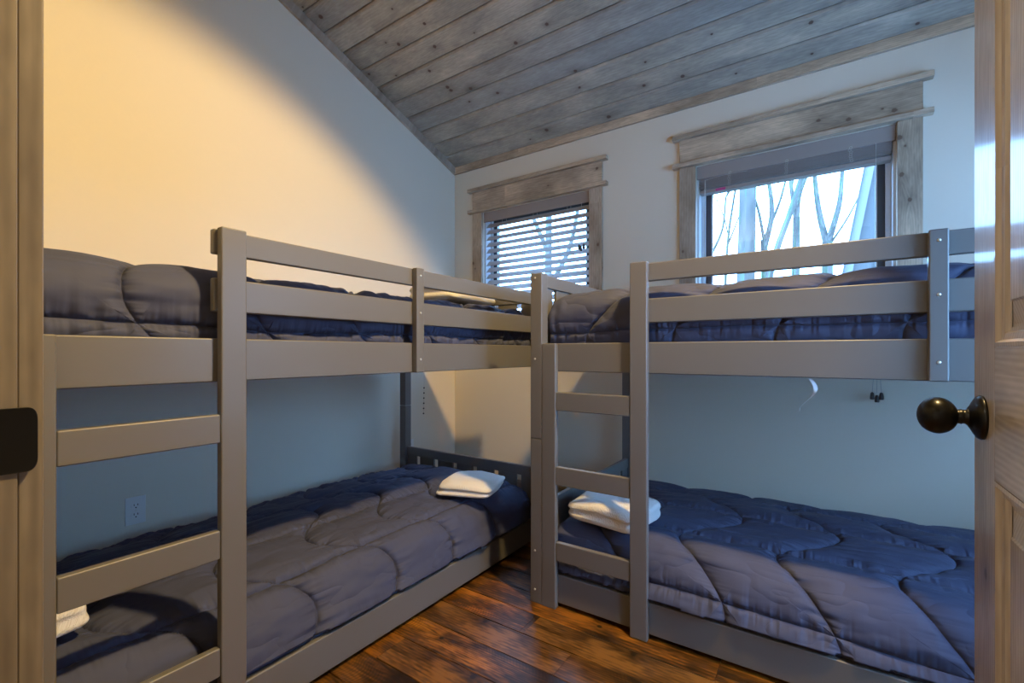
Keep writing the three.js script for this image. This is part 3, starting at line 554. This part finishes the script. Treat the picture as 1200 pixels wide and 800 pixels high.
// ---------------------------------------------------------------- outside
structure(mesh('ground', new THREE.BoxGeometry(120, 0.2, 120).translate(0, -0.9, -62.9), M.ground), 'leaf covered ground outside the windows', 'ground');
function limb(pts, r0, r1) {   // tapering bent tube
  const c = new THREE.CatmullRomCurve3(pts.map((p) => new THREE.Vector3(...p))), seg = 14, rad = 7, g = new THREE.TubeGeometry(c, seg, 1, rad, false), p = g.attributes.position;
  for (let i = 0; i <= seg; i++) { const k = i / seg, o = c.getPointAt(k), r = mix(r0, r1, k); for (let j = 0; j <= rad; j++) { const q = i * (rad + 1) + j; p.setXYZ(q, o.x + (p.getX(q) - o.x) * r, o.y + (p.getY(q) - o.y) * r, o.z + (p.getZ(q) - o.z) * r); } }
  g.computeVertexNormals(); return g;
}
function tree(label, pos, trunk, r0, r1, forks, depth = 2) {
  const t = thing('bare_tree', label, 'tree', pos, 0, 'bare trees outside the windows');
  mesh('trunk', limb(trunk, r0, r1), M.bark, t);
  const grow = (list, p, dir, len, r, d) => {
    const q = p.map((v, i) => v + dir[i] * len), m = p.map((v, i) => v + dir[i] * len * 0.5 + rr(-0.07, 0.07) * len);
    list.push(limb([p, m, q], r, r * 0.55));
    if (d > 0) for (let k = 0; k < 2; k++) { const nd = dir.map((v) => v + rr(-0.5, 0.5)); nd[1] += 0.15; const l = Math.hypot(...nd); grow(list, q, nd.map((v) => v / l), len * rr(0.55, 0.8), r * 0.55, d - 1); }
  };
  for (const f of forks) {
    const list = []; const [p, q, r] = f, dir = p.map((v, i) => q[i] - v), l = Math.hypot(...dir);
    grow(list, p, dir.map((v) => v / l), l, r, depth);
    mesh('branch', mergeGeometries(list), M.bark, t);
  }
  return t;
}
// positions read at 10 m depth and kept there
tree('thick bare tree trunk with patchy bark', [-1.3, -0.8, -10], [[0.02, 0, 0], [0, 3, 0], [0.04, 5.6, 0], [-0.05, 9, 0.1]], 0.19, 0.12, [[[0.0, 6.0, 0], [0.8, 7.4, 0.2], 0.05], [[0.0, 6.6, 0], [-0.9, 7.8, -0.2], 0.05]]);
tree('bare tree with several stems forking from one base', [-1.0, -0.8, -10.2], [[0, 0, 0], [0.02, 2.5, 0], [0.0, 4.0, 0]], 0.085, 0.06, [[[0, 3.8, 0], [0.06, 5.3, 0], 0.055], [[0, 4.0, 0], [-0.28, 5.2, 0.1], 0.03], [[0.02, 4.05, 0], [0.4, 5.3, -0.1], 0.03]]);
tree('leaning bare tree beside the forked stems', [-0.95, -0.8, -9.6], [[0, 0, 0], [0.1, 3.2, 0], [0.42, 4.3, 0], [0.72, 5.3, 0]], 0.07, 0.045, [[[0.72, 5.25, 0], [0.8, 6.2, 0], 0.04], [[0.45, 4.4, 0], [0.55, 5.2, 0.1], 0.018]]);
tree('slim upright bare tree with a high fork', [-0.47, -0.8, -10], [[0, 0, 0], [0.0, 2.5, 0], [0.02, 4.3, 0]], 0.085, 0.06, [[[0.02, 4.2, 0], [-0.1, 5.2, 0], 0.045], [[0.02, 4.25, 0], [0.2, 5.1, 0], 0.045]]);
tree('bare tree splitting into a wide V', [0.02, -0.8, -10], [[0, 0, 0], [0.0, 2.4, 0], [0.0, 3.78, 0]], 0.1, 0.085, [[[0, 3.7, 0], [-0.2, 5.1, 0], 0.06], [[0.0, 3.72, 0], [0.22, 5.0, 0], 0.055], [[0.02, 3.7, 0], [0.5, 4.6, 0.1], 0.02]]);
tree('thin pale bare sapling at the window edge', [-2.0, -0.8, -10], [[0, 0, 0], [0.05, 2.5, 0], [0.02, 4.0, 0], [0.12, 5.2, 0]], 0.05, 0.025, [[[0.03, 3.7, 0], [0.35, 4.9, 0], 0.03], [[0.04, 4.1, 0], [-0.3, 4.9, 0], 0.02]]);
tree('thin crooked bare sapling left of the thick trunk', [-1.75, -0.8, -10.5], [[0, 0, 0], [0.0, 3, 0], [0.06, 4.2, 0], [0.2, 5.2, 0]], 0.045, 0.02, [[[0.03, 4.0, 0], [0.3, 4.7, 0], 0.02], [[0.05, 4.3, 0], [-0.15, 5.0, 0], 0.015]]);
for (const [x, z, h, r, n] of [[-5.2, -9, 8, 0.12, 'left of the slatted blind'], [-4.4, -11, 9, 0.15, 'seen between the blind slats'], [-3.4, -10, 7.5, 0.1, 'right of the slatted blind']])
  tree('bare tree ' + n, [x, -0.8, z], [[0, 0, 0], [0.05, h * 0.4, 0], [0.1, h, 0]], r, r * 0.3, [[[0.05, h * 0.4, 0], [0.9, h * 0.65, 0.1], r * 0.5], [[0.06, h * 0.5, 0], [-0.8, h * 0.72, -0.1], r * 0.45]]);
{ // neighbouring gable seen at the right edge of the tree window
  const g = thing('neighbour_house', 'grey sided house gable with white roof edge outside the right window', 'house', [0.42, 0, -5.2]);
  // rake climbs to the right and towards the room
  const A = [-0.36, 1.1, 0], B = [0.34, 5.2, 0];
  const dir = [B[0] - A[0], B[1] - A[1]], l = Math.hypot(...dir), nx = -dir[1] / l, ny = dir[0] / l;
  const strip = (n, a, b, z0, z1, m) => { const P = (k, o) => [A[0] + dir[0] * k + nx * o, A[1] + dir[1] * k + ny * o]; const s = new THREE.Shape([P(0, a), P(1, a), P(1, b), P(0, b)].map((q) => new THREE.Vector2(...q))); return mesh(n, new THREE.ExtrudeGeometry(s, { depth: z1 - z0, bevelEnabled: false }).translate(0, 0, z0), m, g); };
  strip('rake_board', -0.03, 0.03, -0.05, 0.0, M.whiteBoard); strip('soffit', -0.16, -0.03, -0.3, -0.04, M.siding); strip('roof_edge', 0.03, 0.045, -0.3, 0.02, M.siding);
  const lineX = (y) => A[0] + dir[0] * (y - A[1]) / dir[1] + 0.13;
  for (let y = -0.8; y < 4.4; y += 0.15) { const xa = Math.max(-0.2, lineX(Math.max(y, A[1]))); mesh('siding_board', box(xa, 3.0, y, y + 0.149, -0.42, -0.40 + 0.006, 0), M.siding, g); }
}

renderer.render(scene, camera);
